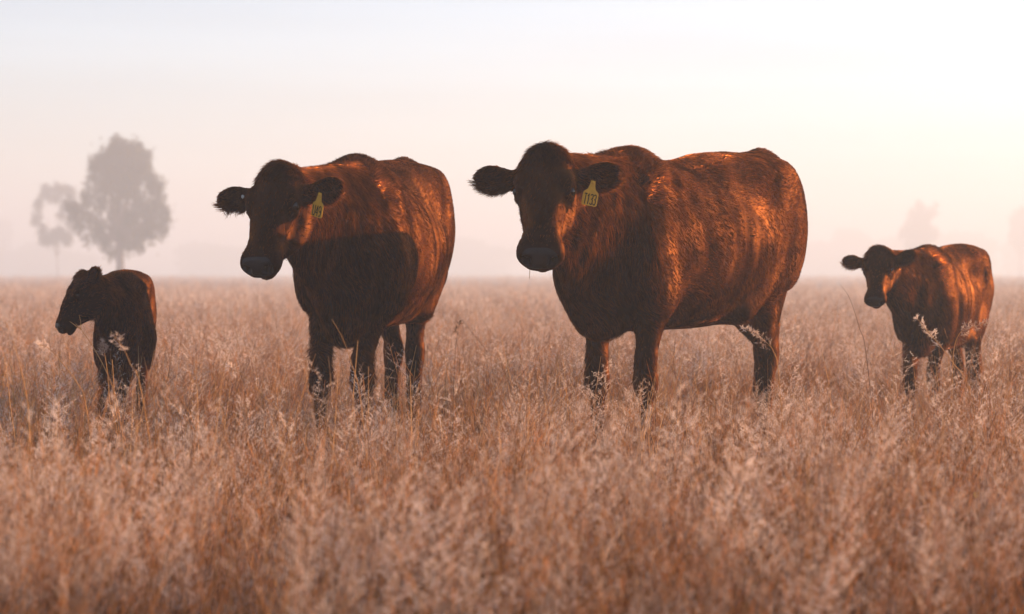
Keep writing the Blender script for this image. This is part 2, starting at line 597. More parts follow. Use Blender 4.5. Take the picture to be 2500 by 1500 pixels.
    F.cone(S(.50, 0, 1.06), hp(.08, 0, -.12), .19 * s * nb, .105 * hs_, k=.07 * s, sq=(side, 1.15))
    F.cone(S(.60, 0, .84), pj, .16 * s * nb, .08 * hs_, k=.08 * s, sq=(side, 1.3))
    if not calf:
        F.cone(S(.70, 0, .74), hp(.25, 0, -.19), .075 * s, .05 * hs_, k=.08 * s, sq=(side, 1.7))
        for q in (-1, 1):     # loose folds of skin across the neck
            for i, t in enumerate((.25, .42, .58, .74)):
                c0 = np.array(S(.50, 0, 1.12)) * (1 - t) + hp(.05, 0, -.05) * t
                c1 = np.array(S(.62, 0, .80)) * (1 - t) + hp(.22, 0, -.19) * t
                wd = (.155 * s * (1 - t) + .075 * hs_ * t)
                F.cone(c0 + q * side * wd * .82, c1 + q * side * wd * .45, .016, .014, k=.04)
    # skull
    HL = [(-.04, .005, -.06, .045), (-.01, .04, -.11, .072), (.06, .068, -.155, .117), (.13, .07, -.18, .122), (.20, .062, -.200, .113), (.27, .05, -.195, .098),
          (.34, .043, -.172, .084), (.40, .040, -.142, .078), (.45, .038, -.120, .082), (.50, .030, -.105, .086), (.54, .008, -.095, .079), (.570, -.022, -.075, .052)]
    if calf:
        HL = [(a, t * 1.06, b * .86, wd * (1.08 if a < .25 else .95)) for a, t, b, wd in HL]
    HL = [(a * hs_ * LF, t * hs_, b * hs_, wd * hs_) for a, t, b, wd in HL]
    F.loft(poll, HM, HL, k=.045 * hs_, nu=2.5, nd=2.2, mid=.55)
    kk = hs_
    F.ell(hp(.0, 0, .015), (.045 * kk, .062 * kk, .045 * kk), M=HM, k=.05 * kk)                 # poll knob
    F.ell(hp(.20, 0, .035), (.17 * kk, .07 * kk, .035 * kk), M=HM, k=.05 * kk)
    for q in (-1, 1):
        F.ell(hp(.170, q * .098, .042), (.045 * kk, .026 * kk, .026 * kk), M=HM, k=.035 * kk)      # brow
        F.ell(hp(.20, q * .104, .014), (.040 * kk, .022 * kk, .032 * kk), M=HM, k=.02 * kk)        # lids
        F.ell(hp(.207, q * .123, .030), (.026 * kk, .016 * kk, .017 * kk), M=HM, k=.008 * kk, sub=True)
        F.ell(hp(.20, q * .074, -.115), (.11 * kk, .036 * kk, .080 * kk), M=HM, k=.03 * kk)       # cheek
        F.cone(hp(.23, q * .098, -.02), hp(.37, q * .064, -.03), .018 * kk, .010 * kk, k=.025 * kk)  # face ridge
        F.ell(hp(.30, q * .108, -.06), (.06 * kk, .018 * kk, .022 * kk), M=HM, k=.05 * kk, sub=True)
        F.ell(hp(.505, q * .060, -.022), (.04 * kk, .026 * kk, .03 * kk), M=HM, k=.035 * kk)       # nostril wing
        Mn = np.array([unit(HM[0] * .5 + HM[2] * .45), HM[1], unit(HM[2] - HM[0])])
        F.ell(hp(.556, q * .046, -.022), (.034 * kk, .017 * kk, .019 * kk), M=HM, k=.006 * kk, sub=True)
        F.ell(hp(.550, q * .062, -.012), (.028 * kk, .016 * kk, .011 * kk), M=HM, k=.006 * kk, sub=True)
    F.cone(hp(.43, 0, -.085), hp(.17, 0, -.20), .040 * kk, .075 * kk, k=.05 * kk)               # jaw and throat
    F.ell(hp(.49, 0, -.108), (.055 * kk, .05 * kk, .026 * kk), M=HM, k=.02 * kk)                 # chin
    for q in (-1, 1):
        F.cone(hp(.578, 0, -.082), hp(.50, q * .078, -.094), .0065 * kk, .0055 * kk, k=.008 * kk, sub=True)  # mouth line
    # ears
    ears = P.get('ears', {})
    C = Cow()
    C.earM = {}
    for q, key in ((1, 'l'), (-1, 'r')):
        e = ears.get(key, {})
        lat = unit(q * HM[1] * 1.0 - HM[0] * e.get('up', 0.0) + HM[2] * e.get('fwd', 0.0))
        nf = unit(np.array(HM[2], np.float32) - lat * float(np.dot(HM[2], lat)))
        tw = e.get('twist', 0.0)
        q3 = Quaternion(Vector(lat), tw * q)
        nv = Vector(nf); nv.rotate(q3); nf = np.array(nv, np.float32)
        dn = unit(np.cross(nf, lat)); 
        if float(dn @ HM[0]) < 0: dn = -dn
        EM = np.array([lat, dn, nf])
        Lr = e.get('len', 1.0)
        b0 = hp(.095, q * .095, -.035)
        ep = lambda a, d_, n_, b0=b0, lat=lat, dn=dn, nf=nf, Lr=Lr: b0 + kk * (a * Lr * lat + d_ * dn + n_ * nf)
        F.cone(b0, ep(.07, .004, 0), .042 * kk, .036 * kk, k=.03 * kk)
        F.ell(ep(.128, .012, 0), (.080 * Lr * kk, .058 * kk, .024 * kk), M=EM, k=.02 * kk)
        F.ell(ep(.135, .012, .024), (.060 * Lr * kk, .041 * kk, .022 * kk), M=EM, k=.012 * kk, sub=True)
        C.earM[key] = (ep, EM, lat, dn, nf)
    # tail
    tl = P.get('tail', 0.0)
    tp = [S(-.77, 0, 1.37), S(-.84, tl * .3, 1.30), S(-.875, tl * .6, 1.10), S(-.86, tl, .85), S(-.84, tl, .62)]
    for i in range(4):
        F.cone(tp[i], tp[i + 1], (.036 - .004 * i) * s, (.032 - .004 * i) * s, k=.03 * s)
    F.cone(tp[4], S(-.83, tl, .35), .034 * s, .012 * s, k=.02 * s)
    V, Q = surface_nets(F)
    # muscle and skin relief: low swells, stretched along the height of the body, none on head and lower legs
    p4 = V[Q]; fn = np.cross(p4[:, 2] - p4[:, 0], p4[:, 3] - p4[:, 1])
    vn = np.zeros_like(V)
    for c in range(4):
        np.add.at(vn, Q[:, c], fn)
    vn /= np.linalg.norm(vn, axis=1)[:, None] + 1e-12
    rs = np.random.default_rng(P.get('seed', 5))
    dsp = np.zeros(len(V))
    for fx_, fz_, am in ((9, 4, 1.0), (16, 7, .6), (26, 11, .28), (46, 18, .10)):
        for j in range(3):
            kx, ky, kz = rs.normal() * fx_ / s, rs.normal() * fx_ * .6 / s, rs.normal() * fz_ / s
            wv = np.sin(V @ np.array((kx, ky, kz)) + rs.uniform(0, 6.28))
            dsp += am * wv
    # ribs, slanting back and down
    rib = np.sin((V[:, 0] + .22 * V[:, 2]) / s * 62) * np.exp(-((V[:, 0] / s + .02) / .17) ** 2) * np.exp(-((V[:, 2] / s - 1.02) / .20) ** 2)
    msk = np.clip((V[:, 2] / s - .55) / .15, 0, 1) * np.clip((np.linalg.norm(V - poll, axis=1) - .24) / .12, 0, 1)
    V = V + vn * ((dsp * .0026 * s + rib * .0028 * s) * msk)[:, None]
    C.LF = LF; C.V, C.Q, C.hp, C.HM, C.hs, C.s, C.poll = V, Q, hp, HM, hs_, s, poll
    C.F = F
    return C

def coat_strands(C, n, parent, lenscale=1.0, calf=False):
    V, Q = C.V, C.Q
    P4 = V[Q]
    A = np.linalg.norm(np.cross(P4[:, 2] - P4[:, 0], P4[:, 3] - P4[:, 1]), axis=1) * .5
    Nf = np.cross(P4[:, 2] - P4[:, 0], P4[:, 3] - P4[:, 1])
    Nf /= np.linalg.norm(Nf, axis=1)[:, None] + 1e-9
    cen = P4.mean(1)
    s = C.s
    hq = (cen - C.poll) @ C.HM.T / C.hs / np.array((C.LF, 1, 1))
    inhead = (hq[:, 0] > -.05) & (np.abs(hq[:, 1]) < .15) & (hq[:, 2] > -.21) & (hq[:, 2] < .2) & (hq[:, 0] < .62)
    isear = (np.abs(hq[:, 1]) > .125) & (np.abs(hq[:, 1]) < .34) & (hq[:, 0] > -.16) & (hq[:, 0] < .165) & (hq[:, 2] > -.15) & (hq[:, 2] < .12)
    # outside the neck only
    ts = ((cen - C.poll) @ np.array((1, 0, 0)))
    muzz = inhead & (hq[:, 0] > .47)
    nosep = inhead & (hq[:, 0] > .505) & (hq[:, 2] > -.06)
    mouth = inhead & (hq[:, 0] > .50)
    wgt = A.copy()
    wgt[inhead & (hq[:, 0] > .10)] *= .35
    wgt[inhead & (hq[:, 0] <= .10)] *= 1.6
    wgt[isear] *= 3.5
    wgt[(cen[:, 0] > .3 * s) & (Nf[:, 2] > .4) & ~inhead] *= 3
    wgt[inhead & (hq[:, 0] < .04)] *= 4
    wgt[nosep] = 0
    for q in (-1, 1):
        wgt[np.linalg.norm(hq - np.array((.206, q * .118, .024)), axis=1) < .030] = 0
    wgt[(cen[:, 2] < .62 * s)] *= .45
    wgt[(cen[:, 2] < .3 * s)] *= .5
    face = rng.choice(len(Q), n, p=wgt / wgt.sum())
    u = rng.random((n, 1)); v = rng.random((n, 1))
    p = P4[face]
    root = (p[:, 0] * (1 - u) + p[:, 1] * u) * (1 - v) + (p[:, 3] * (1 - u) + p[:, 2] * u) * v
    nn = Nf[face]
    cf = cen[face]
    # flow of the coat
    fl = np.tile(np.array([-1.0, 0, -.55]), (n, 1))
    leg = cf[:, 2] < .62 * s
    fl[leg] = (-.15, 0, -1)
    up = (cf[:, 2] > 1.15 * s)
    fl[up] = (-1, 0, -.2)
    # neck: hair runs down and back
    d = np.linalg.norm(cf - C.poll, axis=1)
    nk = (cf[:, 0] > .58 * s) & ~inhead[face]
    fl[nk] = (-.5, 0, -1)
    ih = inhead[face]
    fl[ih] = C.HM[0] * .8 + C.HM[2] * .05
    low = ih & (hq[face][:, 2] < -.06)
    fl[low] = -C.HM[2] * .7 - C.HM[0] * .5
    for key, q in (('l', 1), ('r', -1)):
        ep, EM, lat, dn, nf = C.earM[key]
        ie = isear[face] & (hq[face][:, 1] * q > 0)
        fl[ie] = lat * .8 + dn * .5
    top = (hq[face][:, 0] < .03) & (hq[face][:, 0] > -.09) & (np.abs(hq[face][:, 1]) < .10) & (hq[face][:, 2] > -.02)
    # clump noise: coherent turbulence of direction
    fr = np.array([[9, 4, 7], [5, 11, 3], [14, 9, 17], [23, 18, 27]], float)
    ph = rng.random((4, 3)) * 6
    tb = np.zeros((n, 3))
    for i in range(4):
        for a in range(3):
            tb[:, a] += np.sin(root @ np.roll(fr[i], a) * 1.6 + ph[i, a]) * (.24 if i < 2 else .09)
    fl = fl + tb + rng.normal(0, .13, (n, 3))
    fl -= nn * (fl * nn).sum(1)[:, None]
    fl /= np.linalg.norm(fl, axis=1)[:, None] + 1e-9
    L = np.full(n, .020)
    lift = np.full(n, .24)
    L[leg] = .016
    belly = (nn[:, 2] < -.4) & (cf[:, 2] > .45 * s) & ~ih
    L[belly] = .035
    L[up] = .026
    L[nk] = .034; lift[nk] = .42
    crest = (cf[:, 0] > .35 * s) & (nn[:, 2] > .4) & ~ih
    L[crest] = .04; lift[crest] = .6
    L[ih] = .013; lift[ih] = .5
    L[low] = .018
    L[muzz[face]] = .006
    isf = isear[face]
    L[isf] = .013; lift[isf] = .35
    L[top] = .026; lift[top] = .8
    # fringe hanging from ear rims
    for key, q in (('l', 1), ('r', -1)):
        ep, EM, lat, dn, nf = C.earM[key]
        nd = (nn @ dn)
        fr_ = isf & (hq[face][:, 1] * q > 0) & (nd > .35)
        L[fr_] = .032; lift[fr_] = .9
    L = L * lenscale * rng.uniform(.55, 1.15, n) * (C.s ** .5)
    curl = np.where(top, 1.0, .25)
    dirv = fl + nn * lift[:, None]
    dirv /= np.linalg.norm(dirv, axis=1)[:, None]
    K = 4
    pts = np.zeros((n, K, 3))
    cv = np.cross(nn, fl)
    cph = rng.uniform(-1, 1, n)
    for k in range(K):
        t = k / (K - 1)
        pts[:, k] = root - nn * .0006 + dirv * (L * t)[:, None] + (fl * .35 - nn * .22) * (L * t * t)[:, None] + cv * (L * curl * cph * t * t * .8)[:, None]
        pts[:, k] += np.where(top, 1, 0)[:, None] * (fl * (L * .5 * t * t)[:, None])
    hc = bpy.data.hair_curves.new('coat')
    hc.add_curves([K] * n)
    hc.attributes['position'].data.foreach_set('vector', pts.astype(np.float32).ravel()) if 'position' in hc.attributes else hc.position_data.foreach_set('vector', pts.astype(np.float32).ravel())
    ra = hc.attributes.get('radius') or hc.attributes.new('radius', 'FLOAT', 'POINT')
    rad = np.tile(np.array([.0008, .0008, .0006, .00015]), (n, 1)) * rng.uniform(.7, 1.25, (n, 1))
    ra.data.foreach_set('value', rad.astype(np.float32).ravel())
    hc.materials.append(M_HAIR)
    o = bpy.data.objects.new('coat', hc)
    COL.objects.link(o)
    o.parent = parent
    return o

def frame_box(bm, M, c, hx, hy, hz):
    vs = []
    for x in (-hx, hx):
        for y in (-hy, hy):
            for z in (-hz, hz):
                vs.append(bm.verts.new(Vector(c) + Vector(M[0]) * x + Vector(M[1]) * y + Vector(M[2]) * z))
    for f in ((0, 1, 3, 2), (4, 6, 7, 5), (0, 4, 5, 1), (2, 3, 7, 6), (0, 2, 6, 4), (1, 5, 7, 3)):
        bm.faces.new([vs[i] for i in f])

def outline_slab(bm, M, c, pts, th):
    """2-D outline in M[0], M[1], thickness along M[2]"""
    M = [Vector(m) for m in M]; c = Vector(c)
    f = [bm.verts.new(c + M[0] * x + M[1] * y + M[2] * th) for x, y in pts]
    b = [bm.verts.new(c + M[0] * x + M[1] * y - M[2] * th) for x, y in pts]
    bm.faces.new(f); bm.faces.new(b[::-1])
    n = len(pts)
    for i in range(n):
        j = (i + 1) % n
        bm.faces.new([f[j], f[i], b[i], b[j]])

GLYPH = {  # strokes on a 0..1 x 0..1 cell
    'T': [[(0, 1), (1, 1)], [(.5, 1), (.5, 0)]],
    '1': [[(.15, .8), (.5, 1), (.5, 0)]],
    '3': [[(0, .9), (.3, 1), (.75, 1), (1, .82), (.95, .62), (.5, .53), (.95, .44), (1, .18), (.75, 0), (.3, 0), (0, .1)]],
    'U': [[(0, 1), (0, .2), (.25, 0), (.75, 0), (1, .2), (1, 1)]],
    '4': [[(.75, 0), (.75, 1), (0, .3), (1, .3)]],
    '9': [[(1, .65), (.75, .45), (.25, .45), (0, .62), (0, .85), (.3, 1), (.7, 1), (1, .8), (1, .3), (.75, .03), (.15, 0)]],
}

def ear_tag(parent, M, c, text, sc_=1.0):
    """M rows: right, up, facing normal; c = button at the top of the tag's neck"""
    k = sc_
    pts = [(-.010, .010), (.010, .010), (.013, -.012), (.018, -.030), (.034, -.044), (.036, -.052), (.036, -.100), (.030, -.106), (-.030, -.106), (-.036, -.100), (-.036, -.052), (-.034, -.044), (-.018, -.030), (-.013, -.012)]
    bm = bmesh.new()
    outline_slab(bm, M, c, [(x * k, y * k) for x, y in pts], .0012)
    o = bm_obj('ear_tag', bm, M_TAG, parent, smooth=False)
    o['label'] = 'yellow plastic ear tag printed ' + text
    Mv = [Vector(m) for m in M]
    bm = bmesh.new()
    wd = .058 * k / len(text)
    for i, ch in enumerate(text):
        x0 = (-.029 * k) + wd * i + wd * .14
        cw = wd * .72
        for st in GLYPH[ch]:
            for (ax, ay), (bx, by) in zip(st[:-1], st[1:]):
                a = Vector((x0 + ax * cw, (-.099 + ay * .046) * k)); b = Vector((x0 + bx * cw, (-.099 + by * .046) * k))
                dv = (b - a).normalized() * .0016 * k
                nv = Vector((-dv.y, dv.x)) * 1.35
                q = [a - dv - nv, b + dv - nv, b + dv + nv, a - dv + nv]
                top = [bm.verts.new(Vector(c) + Mv[0] * v.x + Mv[1] * v.y + Mv[2] * (.0020 + .00002 * i)) for v in q]
                bm.faces.new(top)
    l = bm_obj('tag_lettering', bm, M_INK, o, smooth=False)
    bm = bmesh.new()
    bmesh.ops.create_uvsphere(bm, u_segments=12, v_segments=8, radius=.007 * k)
    for v in bm.verts:
        v.co = Vector(c) + Mv[0] * v.co.x + Mv[1] * v.co.y + Mv[2] * (v.co.z * .5 + .002)
    bm_obj('tag_button', bm, M_TAG, o)
    return o

def make_cow(P, name, label, cat, strands):
    world_front = Vector(P['withers']); world_rear = Vector(P['tailhead'])
    s = P['s']
    d = (world_front - world_rear); d.z = 0
    ang = math.atan2(d.y, d.x)
    u = d.normalized(); v = Vector((-u.y, u.x, 0))
    org = world_front - u * (.45 * s); org.z = 0
    def tl(p):
        q = Vector(p) - org
        return np.array((q.dot(u), q.dot(v), p[2]), np.float32)
    Q = dict(P)
    for key in ('fl', 'fr', 'hl', 'hr'):
        px, Y = P[key][:2]
        wp = pw(px, HZ, Y)
        l = tl((wp.x, wp.y, 0))
        Q[key] = (float(l[0]), float(l[1])) + tuple(P[key][2:])
    Q['poll'] = tl(P['pollw'])
    # face yaw: 0 faces the camera, positive towards the left of the picture
    fy = Vector((-math.sin(P['psi']), -math.cos(P['psi']), 0))
    Q['yaw'] = math.atan2(fy.dot(v), fy.dot(u))
    C = build_cow(Q, name)
    root = empty(name, org, ang)
    tag(root, label, cat)
    # local object
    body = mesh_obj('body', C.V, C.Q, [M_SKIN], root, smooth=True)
    hq = (C.V[C.Q].mean(1) - C.poll) @ C.HM.T / C.hs / np.array((C.LF, 1, 1))
    # nose pad: the bare skin at the end of the muzzle, a shell just proud of the body
    me = body.data
    el = lambda h: ((np.abs(h[:, 1]) / .064) ** 3 + (np.abs(h[:, 2] + .012) / .034) ** 3) ** (1 / 3)
    sel = np.where((hq[:, 0] > .48) & (el(hq) < 1.5))[0]
    nbuf = np.zeros(len(me.vertices) * 3, np.float32)
    me.vertices.foreach_get('normal', nbuf); nrm = nbuf.reshape(-1, 3)
    used, inv = np.unique(C.Q[sel], return_inverse=True)
    vq = (C.V[used] - C.poll) @ C.HM.T / C.hs / np.array((C.LF, 1, 1))
    off = np.clip(1.15 - el(vq), -.5, .22) * .010
    off = np.where(vq[:, 0] < .515, np.minimum(off, -.001), off)
    mesh_obj('nose', C.V[used] + nrm[used] * off[:, None], inv.reshape(-1, 4), M_NOSE, root, smooth=True)
    for q in (-1, 1):
        bm = bmesh.new()
        bmesh.ops.create_uvsphere(bm, u_segments=20, v_segments=12, radius=.0205 * C.hs)
        c = C.hp(.206, q * .107, .020)
        for vv in bm.verts:
            vv.co = vv.co + Vector(c)
        bm_obj('eye', bm, M_EYE, root)
    # cloven hooves
    for key in ('fl', 'fr', 'hl', 'hr'):
        fx, fy_ = Q[key][:2]
        bm = bmesh.new()
        for sd in (-1, 1):
            rings = []
            for zz, rx, ry, dx in ((0.0, .062, .026, .058), (.03, .052, .025, .05), (.075, .034, .022, .036)):
                rings.append([bm.verts.new((fx + (dx + rx * math.cos(a)) * s, fy_ + (sd * .025 + ry * math.sin(a)) * s, zz * s)) for a in [2 * math.pi * i / 12 for i in range(12)]])
            for r0, r1 in zip(rings[:-1], rings[1:]):
                for i in range(12):
                    bm.faces.new((r0[i], r0[(i + 1) % 12], r1[(i + 1) % 12], r1[i]))
            bm.faces.new(rings[0][::-1]); bm.faces.new(rings[-1])
        bm_obj('hoof', bm, M_HOOF, root)
    if HAIR:
        coat_strands(C, strands, root, P.get('hairlen', 1.0))
    C.root = root; C.ang = ang
    C.l2w = lambda p: org + u * float(p[0]) + v * float(p[1]) + Vector((0, 0, float(p[2])))
    C.dirl = lambda wv: np.array((Vector(wv).dot(u), Vector(wv).dot(v), wv[2]))
    return C

# two cows
cowB = make_cow(dict(
    s=.985, hs=.95, wf=.965, withers=pw(1525, 372, 10.0), tailhead=pw(1872, 363, 11.0),
    pollw=pw(1337, 388, 9.35), psi=R(8), pitch=R(57), brisket=0,
    fl=(1580, 9.85), fr=(1462, 9.95), hl=(1862, 10.85), hr=(1852, 11.25), tail=0.0,
    ears=dict(r=dict(up=.12, fwd=.05, twist=.35), l=dict(up=.18, fwd=.12, twist=.35)), neck=1.0),
    'cow', 'large dark brown cow standing at an angle, facing the camera, ear tag reading T133', 'cow', 120000)
cowA = make_cow(dict(
    s=.975, hs=.92, lf=.85, wf=.93, withers=pw(865, 400, 10.35), tailhead=pw(988, 390, 11.5),
    pollw=pw(692, 430, 9.65), psi=R(21), pitch=R(57), brisket=.8,
    fl=(885, 10.2, -.0, .0), fr=(785, 10.15), hl=(1008, 11.3), hr=(955, 11.35), tail=.05,
    ears=dict(r=dict(up=-.05, fwd=.05, twist=.3), l=dict(up=.22, fwd=.15, twist=.3)), neck=1.0),
    'cow', 'dark brown cow standing nearly head-on, face turned left, yellow ear tag reading U49', 'cow', 110000)
# two calves
calfB = make_cow(dict(
    s=.715, hs=.60, wf=.80, calf=True, vox=.0065, withers=pw(2262, 618, 12.4), tailhead=pw(2350, 600, 13.1),
    pollw=pw(2148, 618, 12.0), psi=R(18), pitch=R(57),
    fl=(2280, 12.35), fr=(2224, 12.2), hl=(2378, 13.0), hr=(2335, 13.1), tail=0.0,
    ears=dict(r=dict(up=.25, fwd=.0, twist=.15, len=1.05), l=dict(up=.6, fwd=.1, twist=.3, len=1.05)), neck=.9, hairlen=.9),
    'calf', 'small red-brown calf with both ears held out, standing right of the cow tagged T133', 'calf', 60000)
calfA = make_cow(dict(
    s=.615, hs=.54, wf=.80, calf=True, vox=.0065, withers=pw(303, 672, 10.9), tailhead=pw(306, 662, 11.6),
    pollw=pw(213, 678, 10.6), psi=R(64), pitch=R(59),
    fl=(292, 10.85), fr=(255, 10.75), hl=(346, 11.5), hr=(305, 11.55), tail=0.0,
    ears=dict(r=dict(up=.15, fwd=.0, twist=.1), l=dict(up=2.2, fwd=.9, twist=.9, len=.95)), neck=.95, hairlen=.8),
    'calf', 'small dark calf with its head turned in profile, standing left of the cow tagged U49', 'calf', 50000)

def place_tag(C, key, off, text, yaw_w, sc_, roll=0.0):
    """tag hangs from the ear `key`; off = along ear, down, out (in ear units)"""
    ep, EM, lat, dn, nf = C.earM[key]
    c = ep(*off)
    f = Vector((math.sin(yaw_w), -math.cos(yaw_w), 0.0))
    rgt = Vector((math.cos(yaw_w), math.sin(yaw_w), 0.0)).normalized()
    rgt.rotate(Quaternion(f, roll))
    up = (-f.cross(rgt)).normalized()
    if up.z < 0: up = -up
    M = [C.dirl(rgt), C.dirl(up), C.dirl(f)]
    return ear_tag(C.root, M, c, text, sc_)
place_tag(cowB, 'l', (.092, .042, .036), 'T133', R(8), .84, R(-11))
place_tag(cowA, 'l', (.107, .040, .040), 'U49', R(-40), .84, R(-13))
# pale button in the other ear of the left cow
ep = cowA.earM['r'][0]
bm = bmesh.new()
bmesh.ops.create_uvsphere(bm, u_segments=16, v_segments=10, radius=.009)
for v in bm.verts:
    v.co = v.co + Vector(ep(.075, .01, .028))
o = bm_obj('ear_button', bm, M_STEEL, cowA.root)
# ------------------------------------------------------------------ ground
def mat_ground():
    m, t, out = new_mat('dry_ground')
    tc = N(t, 'ShaderNodeTexCoord')
    n1 = N(t, 'ShaderNodeTexNoise', Scale=0.9, Detail=8.0, Roughness=0.7)
    n2 = N(t, 'ShaderNodeTexNoise', Scale=38.0, Detail=4.0, Roughness=0.7)
    t.links.new(tc.outputs['Object'], n1.inputs['Vector'])
    t.links.new(tc.outputs['Object'], n2.inputs['Vector'])
    mx = N(t, 'ShaderNodeMath', _operation='MULTIPLY_ADD')
    mx.inputs[1].default_value = 0.5; mx.inputs[2].default_value = 0.0
    ad = N(t, 'ShaderNodeMath', _operation='ADD')
    t.links.new(n1.outputs['Fac'], mx.inputs[0])
    m2 = N(t, 'ShaderNodeMath', _operation='MULTIPLY'); m2.inputs[1].default_value = 0.5
    t.links.new(n2.outputs['Fac'], m2.inputs[0])
    t.links.new(mx.outputs[0], ad.inputs[0]); t.links.new(m2.outputs[0], ad.inputs[1])
    r = ramp(t, ad.outputs[0], [(0.35, (0.10, 0.07, 0.055)), (0.5, (0.22, 0.155, 0.12)), (0.66, (0.42, 0.31, 0.25))])
    d = N(t, 'ShaderNodeBsdfDiffuse')
    t.links.new(r.outputs['Color'], d.inputs['Color'])
    b = N(t, 'ShaderNodeBump', Strength=1.0, Distance=0.05)
    t.links.new(ad.outputs[0], b.inputs['Height'])
    t.links.new(b.outputs['Normal'], d.inputs['Normal'])
    t.links.new(d.outputs['BSDF'], out.inputs['Surface'])
    return m
g = mesh_obj('ground', [(-2500, -400, 0), (2500, -400, 0), (2500, 4000, 0), (-2500, 4000, 0)], [(0, 1, 2, 3)], mat_ground())
tag(g, kind='structure')

# ------------------------------------------------------------------ grass
M_STEM = mat_leafy('dry_stem', (0.09, 0.04, 0.02), (0.86, 0.45, 0.17), 0.42, 11.0, None, .38, .62)
M_SEED = mat_leafy('frosted_seed', (0.27, 0.17, 0.12), (1.0, 0.82, 0.68), 0.42, 2.6, None, .38, .60)

M_GLINT = mat_leafy('golden_glint_blade', (0.42, 0.23, 0.09), (0.86, 0.54, 0.24), 0.35, 20.0)  # golden dry blades, with backlit glints put into their brighter colour

def stem_tmpl(rg, H, bend, wd, seg=5):
    """one bent stalk as a thin 3-sided tube; returns verts, quads and its centre line"""
    t = np.linspace(0, 1, seg + 1)
    ang = rg.uniform(0, 6.283)
    bx = bend * H * (t ** 2.2)
    cl = np.stack([bx * math.cos(ang), bx * math.sin(ang), H * t * (1 - .12 * bend * t)], 1)
    a = np.arange(3) * 2.094
    V = []
    for i in range(seg + 1):
        r_ = wd * (1 - .75 * t[i])
        V.append(cl[i] + np.stack([np.cos(a) * r_, np.sin(a) * r_, 0 * a], 1))
    V = np.concatenate(V)
    Fq = []
    for i in range(seg):
        for j in range(3):
            k = (j + 1) % 3
            Fq.append((i * 3 + j, i * 3 + k, i * 3 + 3 + k, i * 3 + 3 + j))
    return V, np.array(Fq), cl

def quad_strip(a, b, w):
    """thin kite from a to b"""
    d = b - a
    s_ = np.cross(d, rng.normal(size=3)); s_ /= np.linalg.norm(s_) + 1e-9
    m = a + d * .45
    return np.array([a, m + s_ * w, b, m - s_ * w])

def panicle(rg, H, bend, wd, nb, ns, spread, coarse=1.0):
    V, Fq, cl = stem_tmpl(rg, H, bend, wd)
    VV = [V]; FF = [Fq]; MM = [np.zeros(len(Fq), int)]
    n = len(V)
    def add(q, m):
        nonlocal n
        VV.append(q); FF.append(np.array([[n, n + 1, n + 2, n + 3]])); MM.append(np.array([m])); n += 4
    tt = np.linspace(0, 1, len(cl))
    for i in range(nb):
        t0 = .55 + .45 * (i + .5) / nb
        p = np.array([np.interp(t0, tt, cl[:, k]) for k in range(3)])
        L = spread * (1.15 - .85 * (t0 - .55) / .45) * rg.uniform(.7, 1.2)
        a = rg.uniform(0, 6.283); e = rg.uniform(.25, .95)
        d = np.array([math.cos(a) * math.cos(e), math.sin(a) * math.cos(e), math.sin(e)])
        tip = p + d * L
        add(quad_strip(p, tip, .0005 * coarse), 1)
        for j in range(ns):
            u = rg.uniform(.2, 1.0)
            q = p + d * L * u
            dd = d * .5 + rg.normal(size=3) * .6
            dd /= np.linalg.norm(dd)
            l2 = rg.uniform(.004, .011) * coarse
            q2 = q + dd * l2
            add(quad_strip(q, q2, .00065 * coarse), 1)
    return np.concatenate(VV), np.concatenate(FF), np.concatenate(MM)

def vnoise(x, y, sc_, seed):
    r_ = np.random.default_rng(seed)
    v = np.zeros_like(x)
    for i in range(7):
        a = r_.uniform(0, 6.283); f = sc_ * r_.uniform(.6, 2.2)
        v += np.sin((x * math.cos(a) + y * math.sin(a)) * f + r_.uniform(0, 6.28))
    return v / 7 ** .5

def scatter(tmpls, xs, ys, sc_lo, sc_hi, hgt=None, tilt=.12, lean=None):
    outV, outF, outM = [], [], []
    base = 0
    ids = rng.integers(0, len(tmpls), len(xs))
    for ti, (V, Fq, Mi) in enumerate(tmpls):
        k = np.where(ids == ti)[0]
        if len(k) == 0: continue
        n = len(k)
        s_ = rng.uniform(sc_lo, sc_hi, n)
        if hgt is not None: s_ = s_ * hgt[k]
        a = rng.uniform(0, 6.283, n)
        ca, sa = np.cos(a) * s_, np.sin(a) * s_
        X = V[None, :, 0] * ca[:, None] - V[None, :, 1] * sa[:, None]
        Y = V[None, :, 0] * sa[:, None] + V[None, :, 1] * ca[:, None]
        Z = V[None, :, 2] * s_[:, None]
        tx = rng.normal(0, tilt, n) + .06; ty = rng.normal(0, tilt, n)
        if lean is not None:
            tx = tx + lean[0][k]; ty = ty + lean[1][k]
        X = X + Z * tx[:, None] + xs[k][:, None]
        Y = Y + Z * ty[:, None] + ys[k][:, None]
        P = np.stack([X, Y, Z], -1).astype(np.float32).reshape(-1, 3)
        Fa = (Fq[None] + (np.arange(n) * len(V))[:, None, None]).reshape(-1, 4) + base
        outV.append(P); outF.append(Fa); outM.append(np.tile(Mi, n))
        base += len(P)
    return np.concatenate(outV), np.concatenate(outF), np.concatenate(outM)

def field_points(n, y0, y1, margin):
    # uniform over the wedge the camera sees, widened by a margin
    half = lambda y: .5 * 2500 / FPX * y + margin
    Y = []; X = []
    c = 0
    while c < n:
        y = rng.uniform(y0, y1, n); x = rng.uniform(-half(y1), half(y1), n)
        k = np.abs(x) < half(y)
        X.append(x[k]); Y.append(y[k]); c += k.sum()
    return np.concatenate(X)[:n], np.concatenate(Y)[:n]

